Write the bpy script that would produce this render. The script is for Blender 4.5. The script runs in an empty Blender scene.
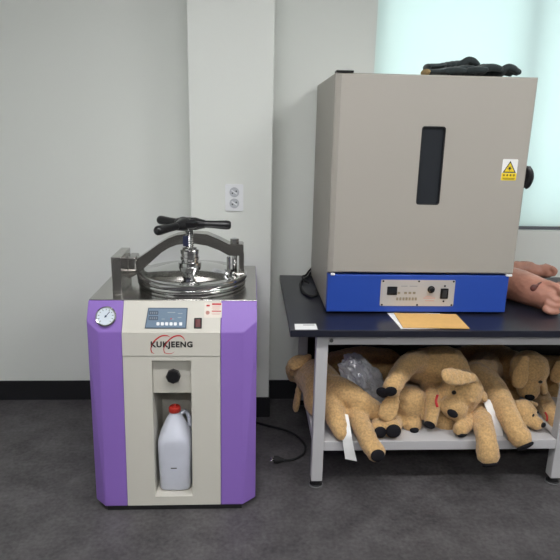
import bpy, bmesh, math, random
from mathutils import Vector, Matrix, noise
random.seed(7)
SC = bpy.context.scene
COL = SC.collection
PI = math.pi
V = Vector

# ------------------------------------------------------------------ materials
def srgb(r, g, b):
    def c(x):
        x /= 255.0
        return x / 12.92 if x <= 0.04045 else ((x + 0.055) / 1.055) ** 2.4
    return (c(r), c(g), c(b), 1.0)

MATS = {}
def mat(name, col, rough=0.5, metal=0.0, noise_amt=0.0, noise_scale=20.0, bump=0.0, bump_scale=200.0,
        spec=0.5, emit=None, coat=0.0, sheen=0.0, trans=0.0, stretch=None, alpha=1.0):
    if name in MATS:
        return MATS[name]
    m = bpy.data.materials.new(name)
    m.use_nodes = True
    nt = m.node_tree
    b = nt.nodes['Principled BSDF']
    b.inputs['Base Color'].default_value = col
    b.inputs['Roughness'].default_value = rough
    b.inputs['Metallic'].default_value = metal
    b.inputs['Specular IOR Level'].default_value = spec
    b.inputs['Coat Weight'].default_value = coat
    b.inputs['Sheen Weight'].default_value = sheen
    b.inputs['Transmission Weight'].default_value = trans
    b.inputs['Alpha'].default_value = alpha
    if emit:
        b.inputs['Emission Color'].default_value = col
        b.inputs['Emission Strength'].default_value = emit
    tc = nt.nodes.new('ShaderNodeTexCoord')
    mp = nt.nodes.new('ShaderNodeMapping')
    nt.links.new(tc.outputs['Object'], mp.inputs['Vector'])
    if stretch:
        mp.inputs['Scale'].default_value = stretch
    if noise_amt:
        n = nt.nodes.new('ShaderNodeTexNoise')
        n.inputs['Scale'].default_value = noise_scale
        n.inputs['Detail'].default_value = 5
        nt.links.new(mp.outputs['Vector'], n.inputs['Vector'])
        mx = nt.nodes.new('ShaderNodeMix')
        mx.data_type = 'RGBA'
        lo = [max(0, c * (1 - noise_amt)) for c in col[:3]] + [1]
        hi = [min(1, c * (1 + noise_amt)) for c in col[:3]] + [1]
        mx.inputs['A'].default_value = lo
        mx.inputs['B'].default_value = hi
        rm = nt.nodes.new('ShaderNodeMapRange')
        rm.inputs['From Min'].default_value = 0.3
        rm.inputs['From Max'].default_value = 0.7
        nt.links.new(n.outputs['Fac'], rm.inputs['Value'])
        nt.links.new(rm.outputs['Result'], mx.inputs['Factor'])
        nt.links.new(mx.outputs['Result'], b.inputs['Base Color'])
    if bump:
        n2 = nt.nodes.new('ShaderNodeTexNoise')
        n2.inputs['Scale'].default_value = bump_scale
        n2.inputs['Detail'].default_value = 3
        nt.links.new(mp.outputs['Vector'], n2.inputs['Vector'])
        bp = nt.nodes.new('ShaderNodeBump')
        bp.inputs['Strength'].default_value = bump
        bp.inputs['Distance'].default_value = 0.004
        nt.links.new(n2.outputs['Fac'], bp.inputs['Height'])
        nt.links.new(bp.outputs['Normal'], b.inputs['Normal'])
    MATS[name] = m
    return m

WALL = mat('wall_paint', srgb(224, 227, 223), 0.75, bump=0.08, bump_scale=300)
CEIL = mat('ceiling_paint', srgb(225, 225, 222), 0.8)
BASEB = mat('black_vinyl', srgb(24, 24, 28), 0.45)
PURPLE = mat('purple_paint', srgb(140, 106, 190), 0.38, bump=0.03, bump_scale=500)
BEIGE = mat('beige_paint', srgb(205, 202, 193), 0.42, bump=0.03, bump_scale=500)
OVEN = mat('oven_paint', srgb(168, 163, 155), 0.42, bump=0.04, bump_scale=400)
BLUE = mat('blue_paint', srgb(38, 74, 168), 0.4, bump=0.04, bump_scale=400)
STEEL = mat('brushed_steel', srgb(186, 184, 181), 0.2, 1.0, bump=0.08, bump_scale=60, stretch=(1, 12, 1))
CHROME = mat('polished_steel', srgb(206, 206, 206), 0.10, 1.0)
CAST = mat('cast_steel', srgb(170, 167, 162), 0.2, 1.0, bump=0.06, bump_scale=80)
BLACK = mat('black_plastic', srgb(20, 20, 23), 0.3)
BLACKM = mat('black_rubber', srgb(22, 22, 25), 0.6)
WHITE = mat('white_plastic', srgb(232, 234, 238), 0.4)
GREYM = mat('grey_metal_paint', srgb(190, 189, 192), 0.45)
SILVER = mat('silver_panel', srgb(196, 192, 190), 0.4, 0.25)
TOPM = mat('bench_laminate', srgb(30, 32, 44), 0.3, noise_amt=0.08, noise_scale=60, bump=0.04, bump_scale=600)
RED = mat('red_print', srgb(190, 40, 45), 0.5)
REDCAP = mat('red_plastic', srgb(184, 50, 40), 0.4)
PRINT = mat('black_print', srgb(26, 24, 26), 0.5)
YELLOW = mat('yellow_print', srgb(238, 208, 40), 0.5)
PAPER = mat('white_paper', srgb(236, 236, 236), 0.7, noise_amt=0.03)
MANILA = mat('manila_paper', srgb(222, 176, 106), 0.65, noise_amt=0.05, noise_scale=30)
FUR = mat('tan_plush', srgb(200, 163, 113), 0.9, noise_amt=0.22, noise_scale=110, bump=0.9, bump_scale=300, spec=0.15, sheen=0.35)
PAD = mat('black_suede', srgb(28, 27, 32), 0.85, spec=0.2, bump=0.2, bump_scale=300)
SKIN = mat('manikin_skin', srgb(172, 120, 102), 0.42, noise_amt=0.18, noise_scale=14, bump=0.15, bump_scale=90)
WOUND = mat('dark_scab', srgb(90, 48, 44), 0.5, noise_amt=0.4, noise_scale=60)
LCD = mat('blue_grey_membrane', srgb(106, 128, 150), 0.35)
LCDD = mat('dark_membrane', srgb(62, 78, 98), 0.3)
GLOVE = mat('dark_knit', srgb(34, 44, 46), 0.8, noise_amt=0.3, noise_scale=60, bump=0.5, bump_scale=350, sheen=0.2)
CUFF = mat('tan_cuff', srgb(176, 150, 104), 0.8)
JUG = mat('milky_plastic', srgb(212, 215, 228), 0.38, trans=0.0, noise_amt=0.03)
MATS['milky_plastic'].node_tree.nodes['Principled BSDF'].inputs['Subsurface Weight'].default_value = 0.3
MATS['milky_plastic'].node_tree.nodes['Principled BSDF'].inputs['Subsurface Radius'].default_value = (0.02, 0.02, 0.02)
DIAL = mat('gauge_dial', srgb(214, 224, 234), 0.3)
NAVY = mat('navy_tape', srgb(30, 36, 66), 0.5)
DGLASS = mat('dark_glass', srgb(40, 43, 48), 0.06, coat=0.3)
DRED = mat('dark_red_plastic', srgb(92, 26, 30), 0.3)
RUBDISC = mat('grey_rubber', srgb(92, 92, 94), 0.5)

def floor_mat():
    m = bpy.data.materials.new('vinyl_floor')
    m.use_nodes = True
    nt = m.node_tree
    b = nt.nodes['Principled BSDF']
    tc = nt.nodes.new('ShaderNodeTexCoord')
    n = nt.nodes.new('ShaderNodeTexNoise'); n.inputs['Scale'].default_value = 7; n.inputs['Detail'].default_value = 8; n.inputs['Roughness'].default_value = 0.65
    n2 = nt.nodes.new('ShaderNodeTexNoise'); n2.inputs['Scale'].default_value = 60; n2.inputs['Detail'].default_value = 4
    r = nt.nodes.new('ShaderNodeValToRGB')
    r.color_ramp.elements[0].position = 0.32; r.color_ramp.elements[0].color = srgb(50, 48, 50)
    r.color_ramp.elements[1].position = 0.70; r.color_ramp.elements[1].color = srgb(101, 98, 100)
    mx = nt.nodes.new('ShaderNodeMix'); mx.data_type = 'FLOAT'
    mx.inputs['Factor'].default_value = 0.4
    nt.links.new(tc.outputs['Object'], n.inputs['Vector']); nt.links.new(tc.outputs['Object'], n2.inputs['Vector'])
    nt.links.new(n.outputs['Fac'], mx.inputs['A']); nt.links.new(n2.outputs['Fac'], mx.inputs['B'])
    nt.links.new(mx.outputs['Result'], r.inputs['Fac']); nt.links.new(r.outputs['Color'], b.inputs['Base Color'])
    b.inputs['Roughness'].default_value = 0.5
    bp = nt.nodes.new('ShaderNodeBump'); bp.inputs['Strength'].default_value = 0.1; bp.inputs['Distance'].default_value = 0.003
    nt.links.new(n2.outputs['Fac'], bp.inputs['Height']); nt.links.new(bp.outputs['Normal'], b.inputs['Normal'])
    return m
FLOOR = floor_mat()

def thin_mat(name, col, transp, rough=0.2, translucent=0.0, bump=0.0):
    m = bpy.data.materials.new(name)
    m.use_nodes = True
    nt = m.node_tree
    nt.nodes.remove(nt.nodes['Principled BSDF'])
    out = nt.nodes['Material Output']
    t = nt.nodes.new('ShaderNodeBsdfTransparent')
    g = nt.nodes.new('ShaderNodeBsdfGlossy'); g.inputs['Roughness'].default_value = rough
    d = nt.nodes.new('ShaderNodeBsdfDiffuse'); d.inputs['Color'].default_value = col
    tl = nt.nodes.new('ShaderNodeBsdfTranslucent'); tl.inputs['Color'].default_value = col
    m0 = nt.nodes.new('ShaderNodeMixShader'); m0.inputs[0].default_value = translucent
    nt.links.new(d.outputs[0], m0.inputs[1]); nt.links.new(tl.outputs[0], m0.inputs[2])
    m1 = nt.nodes.new('ShaderNodeMixShader'); m1.inputs[0].default_value = 0.22 if transp > 0 else 0.03
    nt.links.new(m0.outputs[0], m1.inputs[1]); nt.links.new(g.outputs[0], m1.inputs[2])
    m2 = nt.nodes.new('ShaderNodeMixShader'); m2.inputs[0].default_value = transp
    nt.links.new(m1.outputs[0], m2.inputs[1]); nt.links.new(t.outputs[0], m2.inputs[2])
    nt.links.new(m2.outputs[0], out.inputs['Surface'])
    return m
CLEARBAG = thin_mat('clear_film', srgb(240, 242, 250), 0.26, 0.2)
BLINDM = thin_mat('blind_fabric', srgb(236, 246, 242), 0.0, 0.6, translucent=0.62)
GLASSM = thin_mat('window_glass', srgb(240, 250, 250), 0.92, 0.02)

# ------------------------------------------------------------------ geometry helpers
def obj(name, bm, m, parent=None, smooth=False, mats=None):
    me = bpy.data.meshes.new(name)
    bmesh.ops.recalc_face_normals(bm, faces=bm.faces)
    if smooth:
        for f in bm.faces:
            f.smooth = True
        if smooth == 'edge':
            for e in bm.edges:
                if len(e.link_faces) == 2 and e.calc_face_angle(0) > 0.6:
                    e.smooth = False
    bm.to_mesh(me); bm.free()
    for mm in (mats or [m]):
        me.materials.append(mm)
    o = bpy.data.objects.new(name, me)
    COL.objects.link(o)
    if parent:
        o.parent = parent
        o.matrix_parent_inverse = Matrix.Translation(-parent.location)
    return o

def thing(name, label, cat, loc=(0, 0, 0), group=None):
    o = bpy.data.objects.new(name, None)
    o.empty_display_size = 0.05
    COL.objects.link(o)
    o.location = loc
    o['label'] = label; o['category'] = cat
    if group: o['group'] = group
    return o

def tag(o, label, cat, group=None):
    o['label'] = label; o['category'] = cat
    if group: o['group'] = group
    return o

def struct(name, bm, m, parent=None):
    o = obj(name, bm, m, parent)
    if not parent:
        o['kind'] = 'structure'
    return o

def box(bm, x0, x1, y0, y1, z0, z1, bev=0.0, M=None, seg=2):
    b = bmesh.new()
    bmesh.ops.create_cube(b, size=1)
    for v in b.verts:
        v.co = V(((x0 + x1) / 2 + v.co.x * (x1 - x0), (y0 + y1) / 2 + v.co.y * (y1 - y0), (z0 + z1) / 2 + v.co.z * (z1 - z0)))
    if bev:
        bmesh.ops.bevel(b, geom=list(b.edges), offset=bev, segments=seg, affect='EDGES', profile=0.5)
    merge(bm, b, M)

def merge(bm, b, M=None):
    if M is not None:
        bmesh.ops.transform(b, matrix=M, verts=b.verts)
    mp = [bm.verts.new(v.co) for v in b.verts]
    b.verts.index_update()
    for f in b.faces:
        try:
            nf = bm.faces.new([mp[v.index] for v in f.verts]); nf.smooth = f.smooth
        except ValueError:
            pass
    b.free()

def axis_matrix(p, d):
    d = V(d).normalized()
    q = V((0, 0, 1)).rotation_difference(d)
    return Matrix.Translation(V(p)) @ q.to_matrix().to_4x4()

def lathe(bm, prof, p=(0, 0, 0), d=(0, 0, 1), n=32, M=None):
    """prof: list of (r, h) along axis d from p"""
    b = bmesh.new()
    rings = []
    for r, h in prof:
        if r < 1e-6:
            rings.append([b.verts.new((0, 0, h))])
        else:
            rings.append([b.verts.new((r * math.cos(2 * PI * k / n), r * math.sin(2 * PI * k / n), h)) for k in range(n)])
    for a, c in zip(rings, rings[1:]):
        for k in range(n):
            k2 = (k + 1) % n
            if len(a) == 1 and len(c) == 1: continue
            if len(a) == 1: b.faces.new((a[0], c[k2], c[k]))
            elif len(c) == 1: b.faces.new((a[k], a[k2], c[0]))
            else: b.faces.new((a[k], a[k2], c[k2], c[k]))
    if len(rings[0]) > 1: b.faces.new(rings[0][::-1])
    if len(rings[-1]) > 1: b.faces.new(rings[-1])
    T = axis_matrix(p, d)
    merge(bm, b, (M @ T) if M is not None else T)

def cyl(bm, p, q, r, r2=None, n=20, bev=0.0, M=None):
    p, q = V(p), V(q); L = (q - p).length
    r2 = r if r2 is None else r2
    prof = [(r - bev, 0), (r, bev), (r2, L - bev), (r2 - bev, L)] if bev else [(r, 0), (r2, L)]
    lathe(bm, prof, p, q - p, n, M)

def prism(bm, pts, d, M=None):
    """polygon points (3D) extruded by vector d"""
    b = bmesh.new()
    a = [b.verts.new(V(p)) for p in pts]; c = [b.verts.new(V(p) + V(d)) for p in pts]
    b.faces.new(a[::-1]); b.faces.new(c)
    for i in range(len(a)):
        j = (i + 1) % len(a)
        b.faces.new((a[i], a[j], c[j], c[i]))
    merge(bm, b, M)

def spline(pts, n=8):
    pts = [V(p) for p in pts]
    P = [pts[0] * 2 - pts[1]] + pts + [pts[-1] * 2 - pts[-2]]
    out = []
    for i in range(1, len(P) - 2):
        for k in range(n):
            t = k / n
            out.append(0.5 * ((2 * P[i]) + (-P[i - 1] + P[i + 1]) * t + (2 * P[i - 1] - 5 * P[i] + 4 * P[i + 1] - P[i + 2]) * t * t + (-P[i - 1] + 3 * P[i] - 3 * P[i + 1] + P[i + 2]) * t ** 3))
    out.append(pts[-1])
    return out

def tube(bm, pts, rad, n=10, M=None, flat=1.0):
    """tube through points; rad a number or list"""
    b = bmesh.new()
    pts = [V(p) for p in pts]
    rads = rad if isinstance(rad, (list, tuple)) else [rad] * len(pts)
    T0 = (pts[1] - pts[0]).normalized()
    up = V((0, 0, 1)) if abs(T0.z) < 0.9 else V((1, 0, 0))
    nrm = (up - T0 * up.dot(T0)).normalized()
    rings = []
    for i, p in enumerate(pts):
        t = (pts[min(i + 1, len(pts) - 1)] - pts[max(i - 1, 0)]).normalized()
        nrm = (nrm - t * nrm.dot(t)).normalized()
        bn = t.cross(nrm)
        rings.append([b.verts.new(p + (nrm * math.cos(2 * PI * k / n) * flat + bn * math.sin(2 * PI * k / n)) * rads[i]) for k in range(n)])
    for a, c in zip(rings, rings[1:]):
        for k in range(n):
            b.faces.new((a[k], a[(k + 1) % n], c[(k + 1) % n], c[k]))
    b.faces.new(rings[0][::-1]); b.faces.new(rings[-1])
    merge(bm, b, M)

def rrect(w, h, r, n=5):
    pts = []
    for cx, cy, a0 in ((w / 2 - r, h / 2 - r, 0), (-w / 2 + r, h / 2 - r, PI / 2), (-w / 2 + r, -h / 2 + r, PI), (w / 2 - r, -h / 2 + r, 1.5 * PI)):
        for k in range(n + 1):
            a = a0 + PI / 2 * k / n
            pts.append((cx + r * math.cos(a), cy + r * math.sin(a), 0))
    return pts

def plate(bm, cx, cy, w, h, r, z0, z1, M=None, n=5):
    """rounded plate in local x/y with thickness along z"""
    T = Matrix.Translation((cx, cy, z0))
    prism(bm, rrect(w, h, r, n), (0, 0, z1 - z0), (M @ T) if M is not None else T)

def ellipsoid(bm, c, rx, ry, rz, R=None, sub=2):
    b = bmesh.new()
    bmesh.ops.create_icosphere(b, subdivisions=sub, radius=1)
    S = Matrix.Diagonal((rx, ry, rz, 1))
    M = Matrix.Translation(V(c)) @ ((R.to_4x4() if R is not None else Matrix.Identity(4)) @ S)
    merge(bm, b, M)

def text_mesh(bm, s, size, M, width=None, ext=0.0006):
    cu = bpy.data.curves.new('txt', 'FONT')
    cu.body = s; cu.size = size; cu.extrude = ext; cu.align_x = 'CENTER'; cu.align_y = 'CENTER'
    cu.offset = size * 0.042; cu.space_character = 1.14
    cu.resolution_u = 4
    o = bpy.data.objects.new('txt', cu); COL.objects.link(o)
    dg = bpy.context.evaluated_depsgraph_get()
    me = bpy.data.meshes.new_from_object(o.evaluated_get(dg))
    b = bmesh.new(); b.from_mesh(me)
    if width:
        xs = [v.co.x for v in b.verts]; k = width / (max(xs) - min(xs))
        for v in b.verts: v.co.x *= k
    merge(bm, b, M)
    bpy.data.objects.remove(o); bpy.data.curves.remove(cu); bpy.data.meshes.remove(me)

def remeshed(name, bm, m, parent=None, voxel=0.008, smooth=6, disp=0.0, dscale=0.03):
    """fuse overlapping closed shapes into one continuous skin"""
    me = bpy.data.meshes.new(name); bm.to_mesh(me); bm.free()
    o = bpy.data.objects.new('tmp', me); COL.objects.link(o)
    r = o.modifiers.new('r', 'REMESH'); r.mode = 'VOXEL'; r.voxel_size = voxel; r.use_smooth_shade = True
    s = o.modifiers.new('s', 'SMOOTH'); s.iterations = smooth; s.factor = 0.5
    dg = bpy.context.evaluated_depsgraph_get()
    me2 = bpy.data.meshes.new_from_object(o.evaluated_get(dg))
    bpy.data.objects.remove(o); bpy.data.meshes.remove(me)
    me2.name = name
    if disp:
        nr = [v.normal.copy() for v in me2.vertices]
        for v, n in zip(me2.vertices, nr):
            v.co += n * disp * (noise.noise(v.co / dscale) + 0.5 * noise.noise(v.co / dscale * 2.7))
    for p in me2.polygons: p.use_smooth = True
    me2.materials.clear(); me2.materials.append(m)
    ob = bpy.data.objects.new(name, me2); COL.objects.link(ob)
    if parent:
        ob.parent = parent; ob.matrix_parent_inverse = Matrix.Translation(-parent.location)
    return ob

def chain(bm, pts, sub=2):
    """row of overlapping balls through (point, radius)"""
    P = [V(p) for p, r in pts]; Rr = [r for p, r in pts]
    if len(P) == 1:
        ellipsoid(bm, P[0], Rr[0], Rr[0], Rr[0], sub=sub); return
    sp = spline(P, 6); n = 6
    for i, q in enumerate(sp):
        k = min(i // n, len(P) - 2); t = i / n - k
        r = Rr[k] * (1 - t) + Rr[k + 1] * t
        ellipsoid(bm, q, r, r, r, sub=sub)

def frame(fwd, up):
    f = V(fwd).normalized(); u = V(up); u = (u - f * u.dot(f)).normalized(); r = f.cross(u)
    return Matrix((r, f, u)).transposed()   # local x=right y=forward z=up

# ------------------------------------------------------------------ room
YW = 2.974      # face of the back wall
YP = 2.758      # face of the pillar
XL, XR, YF, ZC = -2.0, 3.6, -3.0, 2.75
WX0, WX1, WZ0, WZ1 = 0.616, 2.55, 1.004, 2.5
bm = bmesh.new(); box(bm, XL - .1, XR + .1, YF - .1, YW + .25, -0.1, 0); struct('floor', bm, FLOOR)
bm = bmesh.new(); box(bm, XL - .1, XR + .1, YF - .1, YW + .25, ZC, ZC + .1); struct('ceiling', bm, CEIL)
bm = bmesh.new()
box(bm, XL, WX0, YW, YW + .22, 0, ZC); box(bm, WX1, XR, YW, YW + .22, 0, ZC)
box(bm, WX0, WX1, YW, YW + .22, 0, WZ0); box(bm, WX0, WX1, YW, YW + .22, WZ1, ZC)
struct('wall_back', bm, WALL)
bm = bmesh.new(); box(bm, XL - .1, XL, YF, YW, 0, ZC); struct('wall_left', bm, WALL)
bm = bmesh.new(); box(bm, XR, XR + .1, YF, YW, 0, ZC); struct('wall_right', bm, WALL)
bm = bmesh.new(); box(bm, XL, XR, YF - .1, YF, 0, ZC); struct('wall_front', bm, mat('wall_grey_for_reflections', srgb(138, 138, 138), 0.75))  # unseen wall, grey chosen to put darker reflections into the steel
bm = bmesh.new(); box(bm, -0.2945, 0.1025, YP, YW, 0, ZC, 0.004); struct('wall_pillar', bm, WALL)
bm = bmesh.new()
box(bm, XL, -0.3, YW - .008, YW, 0, .1155); box(bm, 0.108, XR, YW - .008, YW, 0, .1155)
struct('baseboard_back', bm, BASEB)
bm = bmesh.new(); box(bm, -0.3005, 0.1085, YP - .008, YP, 0, .1155)
box(bm, -0.3025, -0.2945, YP, YW - .008, 0, .1155); box(bm, 0.1025, 0.1105, YP, YW - .008, 0, .1155)
struct('baseboard_pillar', bm, BASEB)
# window: frame, glass, pulled-down blind
bm = bmesh.new()
y0, y1 = YW + .10, YW + .16
fr = .055
box(bm, WX0, WX0 + fr, y0, y1, WZ0, WZ1); box(bm, WX1 - fr, WX1, y0, y1, WZ0, WZ1)
box(bm, WX0 + fr, WX1 - fr, y0, y1, WZ0, WZ0 + fr); box(bm, WX0 + fr, WX1 - fr, y0, y1, WZ1 - fr, WZ1)
box(bm, 1.40, 1.47, y0, y1, WZ0 + fr, WZ1 - fr)
wf = struct('window_1', bm, mat('window_frame_grey', srgb(120, 122, 124), 0.5))
bm = bmesh.new(); box(bm, WX0 + fr, 1.40, y0 + .025, y0 + .031, WZ0 + fr, WZ1 - fr); obj('pane', bm, GLASSM, wf)
bm = bmesh.new(); box(bm, 1.47, WX1 - fr, y0 + .025, y0 + .031, WZ0 + fr, WZ1 - fr); obj('pane', bm, GLASSM, wf)
bl = thing('roller_blind', 'pale mint roller blind pulled down over the window behind the oven', 'blind', (1.58, YW + .02, WZ1 - .05))
bm = bmesh.new(); box(bm, WX0 + .004, WX1 - .004, YW + .02, YW + .0212, WZ0 + .02, WZ1 - .04); obj('fabric', bm, BLINDM, bl)
bm = bmesh.new(); cyl(bm, (WX0 + .006, YW + .03, WZ1 - .04), (WX1 - .006, YW + .03, WZ1 - .04), .022); obj('roller', bm, WHITE, bl, True)
bm = bmesh.new(); box(bm, WX0 + .004, WX1 - .004, YW + .012, YW + .03, WZ0 + .003, WZ0 + .021, .003)
obj('bottom_bar', bm, mat('dark_grey_bar', srgb(96, 98, 104), 0.5), bl)
# ceiling luminaires (out of view, placed by judgement to light the room)
LAMPM = mat('lamp_diffuser', (1.0, 0.995, 0.985, 1), 0.5, emit=15.5)
LAMPS = {(-.2, 1.0): 'above the floor between camera and autoclave', (1.85, 1.0): 'nearest the window', (-.2, -1.3): 'at the rear left of the room', (1.85, -1.3): 'at the rear right of the room'}
for (lx, ly), where in LAMPS.items():
    t = thing('ceiling_light', 'rectangular flat ceiling light panel ' + where, 'ceiling light', (lx, ly, ZC), 'ceiling light panels')
    bm = bmesh.new()
    for a in ((lx - .62, lx + .62, ly - .17, ly - .15), (lx - .62, lx + .62, ly + .15, ly + .17), (lx - .62, lx - .6, ly - .15, ly + .15), (lx + .6, lx + .62, ly - .15, ly + .15)):
        box(bm, *a, ZC - .03, ZC)
    obj('frame', bm, WHITE, t)
    bm = bmesh.new(); box(bm, lx - .6, lx + .6, ly - .15, ly + .15, ZC - .024, ZC - .012); obj('diffuser', bm, LAMPM, t)

# wall outlet on pillar
t = thing('wall_outlet', 'white double wall socket plate on the pale pillar', 'outlet', (-0.081, YP, 1.185))
M = Matrix.Translation((-0.081, YP, 1.185)) @ Matrix.Rotation(PI / 2, 4, 'X')
bm = bmesh.new(); plate(bm, 0, 0, .088, .130, .006, 0, .008, M); obj('cover_plate', bm, WHITE, t)
for dz in (.027, -.027):
    bm = bmesh.new()
    lathe(bm, [(.0235, .0085), (.0235, .0105), (.0205, .0105), (.0195, .0082), (.0, .0082)], (0, dz, 0), (0, 0, 1), 28, M)
    s = obj('socket', bm, mat('socket_grey', srgb(188, 191, 198), 0.5), t, 'edge')
    bm = bmesh.new()
    for a in (0.5, 0.5 + PI):
        cyl(bm, (.0105 * math.cos(a), dz + .0105 * math.sin(a), .0082), (.0105 * math.cos(a), dz + .0105 * math.sin(a), .0088), .0035, M=M)
    obj('pin_hole', bm, PRINT, s)
    bm = bmesh.new(); box(bm, -.016, .016, dz - .003, dz + .003, .0083, .0095, M=M @ Matrix.Translation((0, dz, 0)) @ Matrix.Rotation(-.6, 4, 'Z') @ Matrix.Translation((0, -dz, 0)))
    obj('bridge', bm, WHITE, s)

# ------------------------------------------------------------------ autoclave
AX0, AX1 = -.627, .027          # sides
FX0, FX1 = -.5790, -.0250       # front face
BX0, BX1 = -.4905, -.1140       # beige centre strip
ZB, ZC_, ZT = .02, .7465, .8577
YB, YC, YT, YR = 1.988, 2.045, 2.1095, 2.697
SY0 = 2.035                      # chamfer end at base
def yf(z): return YB + (z - ZB) / (ZC_ - ZB) * (YC - YB)
AF = math.atan2(ZC_ - ZB, YC - YB)              # tilt of the front face
AS = math.atan2(ZT - ZC_, YT - YC)              # tilt of the control slope
def MF(x, z): return Matrix.Translation((x, yf(z), z)) @ Matrix.Rotation(AF, 4, 'X')
def ys(z): return YC + (z - ZC_) / (ZT - ZC_) * (YT - YC)
def MS(x, z): return Matrix.Translation((x, ys(z), z)) @ Matrix.Rotation(AS, 4, 'X')
ac = thing('autoclave', 'purple and beige top-loading autoclave with a steel screw-down lid', 'autoclave', ((AX0 + AX1) / 2, 2.35, 0))
def poly_obj(name, verts, faces, m, parent):
    bm = bmesh.new()
    vs = [bm.verts.new(v) for v in verts]
    for f in faces: bm.faces.new([vs[i] for i in f])
    return obj(name, bm, m, parent)
SZ = .787
def side(xo, xf, xi):
    vb = [(xi, YB, ZB), (xf, YB, ZB), (xo, SY0, ZB), (xo, YR, ZB), (xi, YR, ZB)]
    vc = [(xi, YC, ZC_), (xf, YC, ZC_), (xo, ys(SZ), SZ), (xo, YR, SZ), (xi, YR, SZ)]
    vt = [(xi, YT, ZT - .004), (xo, YT, ZT - .004), (xo, YR, ZT - .004), (xi, YR, ZT - .004)]
    F = [(4, 3, 2, 1, 0), (0, 1, 6, 5), (1, 2, 7, 6), (2, 3, 8, 7), (3, 4, 9, 8), (5, 6, 7, 11, 10), (7, 8, 12, 11), (8, 9, 13, 12), (10, 11, 12, 13),
         (0, 5, 10, 13, 9, 4)]
    return poly_obj('side_panel', vb + vc + vt, F, PURPLE, ac)
for o in (side(AX0, FX0, BX0), side(AX1, FX1, BX1)):
    b = o.modifiers.new('b', 'BEVEL'); b.width = .004; b.segments = 2; b.limit_method = 'ANGLE'; b.angle_limit = .2
def hexa(bm, x0, x1, z0, z1, d0, d1):
    P = [(x, yf(z) + d, z) for d in (d0, d1) for (x, z) in ((x0, z0), (x1, z0), (x1, z1), (x0, z1))]
    vs = [bm.verts.new(p) for p in P]
    for f in ((0, 1, 2, 3), (7, 6, 5, 4), (0, 4, 5, 1), (1, 5, 6, 2), (2, 6, 7, 3), (3, 7, 4, 0)):
        bm.faces.new([vs[i] for i in f])
SX0, SX1, SB, ST, SM = -.3800, -.2280, .060, .6340, .4900
bx0, bx1 = BX0 + .001, BX1 - .001
bm = bmesh.new()
hexa(bm, bx0, SX0, ZB + .002, .652, 0, .02); hexa(bm, SX1, bx1, ZB + .002, .652, 0, .02)
hexa(bm, SX0, SX1, ZB + .002, SB, 0, .02); hexa(bm, SX0, SX1, ST, .652, 0, .02)
obj('front_panel', bm, BEIGE, ac)
bm = bmesh.new(); hexa(bm, bx0, bx1, .6545, ZC_ - .0005, -.003, .02); fascia = obj('fascia', bm, BEIGE, ac)
# recess behind the opening
bm = bmesh.new()
D = .24
hexa(bm, SX0 - .006, SX0 - .0005, SB - .006, ST + .006, .02, D); hexa(bm, SX1 + .0005, SX1 + .006, SB - .006, ST + .006, .02, D)
hexa(bm, SX0, SX1, SB - .006, SB - .0005, .02, D); hexa(bm, SX0, SX1, SB, ST, D - .006, D)
obj('bottle_bay', bm, BEIGE, ac)
bm = bmesh.new(); hexa(bm, SX0, SX1, SM, ST - .0005, .028, .1); vp = obj('valve_panel', bm, BEIGE, ac)
bm = bmesh.new()
zk = .571
Mk = MF(-.2975, zk) @ Matrix.Translation((0, 0, -.028))
lathe(bm, [(.013, 0), (.013, .012), (.026, .014), (.0285, .02), (.0285, .036), (.024, .042), (0, .042)], n=8, M=Mk)
obj('valve_knob', bm, BLACK, vp)
# rear body (hidden behind) and floor of the machine
bm = bmesh.new(); box(bm, BX0 + .001, BX1 - .001, 2.30, YR, ZB, ZT - .004); obj('rear_panel', bm, PURPLE, ac)
bm = bmesh.new(); box(bm, AX0 + .056, AX1 - .056, 1.9905, 2.66, .001, ZB); obj('undercarriage', bm, BLACKM, ac)
for cx in (AX0 + .036, AX1 - .036):
    for cy in (2.09, 2.62):
        bm = bmesh.new(); cyl(bm, (cx - .012, cy, .0215), (cx + .012, cy, .0215), .0215, bev=.004)
        w = obj('caster', bm, BLACKM, ac, 'edge')
        bm = bmesh.new(); cyl(bm, (cx - .0135, cy, .0215), (cx + .0135, cy, .0215), .008); obj('axle', bm, CHROME, w)
# sloped control panel, middle
bm = bmesh.new()
pts = [(bx0, YC, ZC_), (bx1, YC, ZC_), (bx1, YT, ZT - .004), (bx0, YT, ZT - .004)]
prism(bm, pts, (0, .05, 0)); cp = obj('control_panel', bm, BEIGE, ac)
# stainless top
bm = bmesh.new(); box(bm, AX0 + .002, AX1 - .002, YT + .002, YR, ZT - .004, ZT, .0015); obj('top_plate', bm, STEEL, ac)
# display
zd, xd = .795, -.3225
bm = bmesh.new()
P = [(-.081, -.0405), (.077, -.0405), (.080, .0405), (-.072, .0405)]
prism(bm, [(x, y, 0) for x, y in P], (0, 0, .003), MS(xd, zd)); dsp = obj('display', bm, LCDD, cp)
bm = bmesh.new()
prism(bm, [(x * .955, y * .92, .003) for x, y in P], (0, 0, .0008), MS(xd, zd)); obj('membrane', bm, LCD, dsp)
for k in range(6):
    bm = bmesh.new(); plate(bm, -.031 + k * .0165 + (.004 if k == 5 else 0), -.023, .0115, .0125, .003, .0038, .0052, MS(xd, zd)); obj('button', bm, WHITE, dsp)
for yy in (.020, -.001):
    bm = bmesh.new(); plate(bm, -.050, yy, .036, .0155, .002, .0038, .0046, MS(xd, zd)); sd = obj('readout', bm, LCDD, dsp)
    bm = bmesh.new()
    for k in range(4): plate(bm, -.0615 + k * .0078, yy, .0045, .0085, .0005, .0046, .0049, MS(xd, zd))
    obj('digit', bm, mat('dim_digit', srgb(120, 130, 142), .4), sd)
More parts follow.
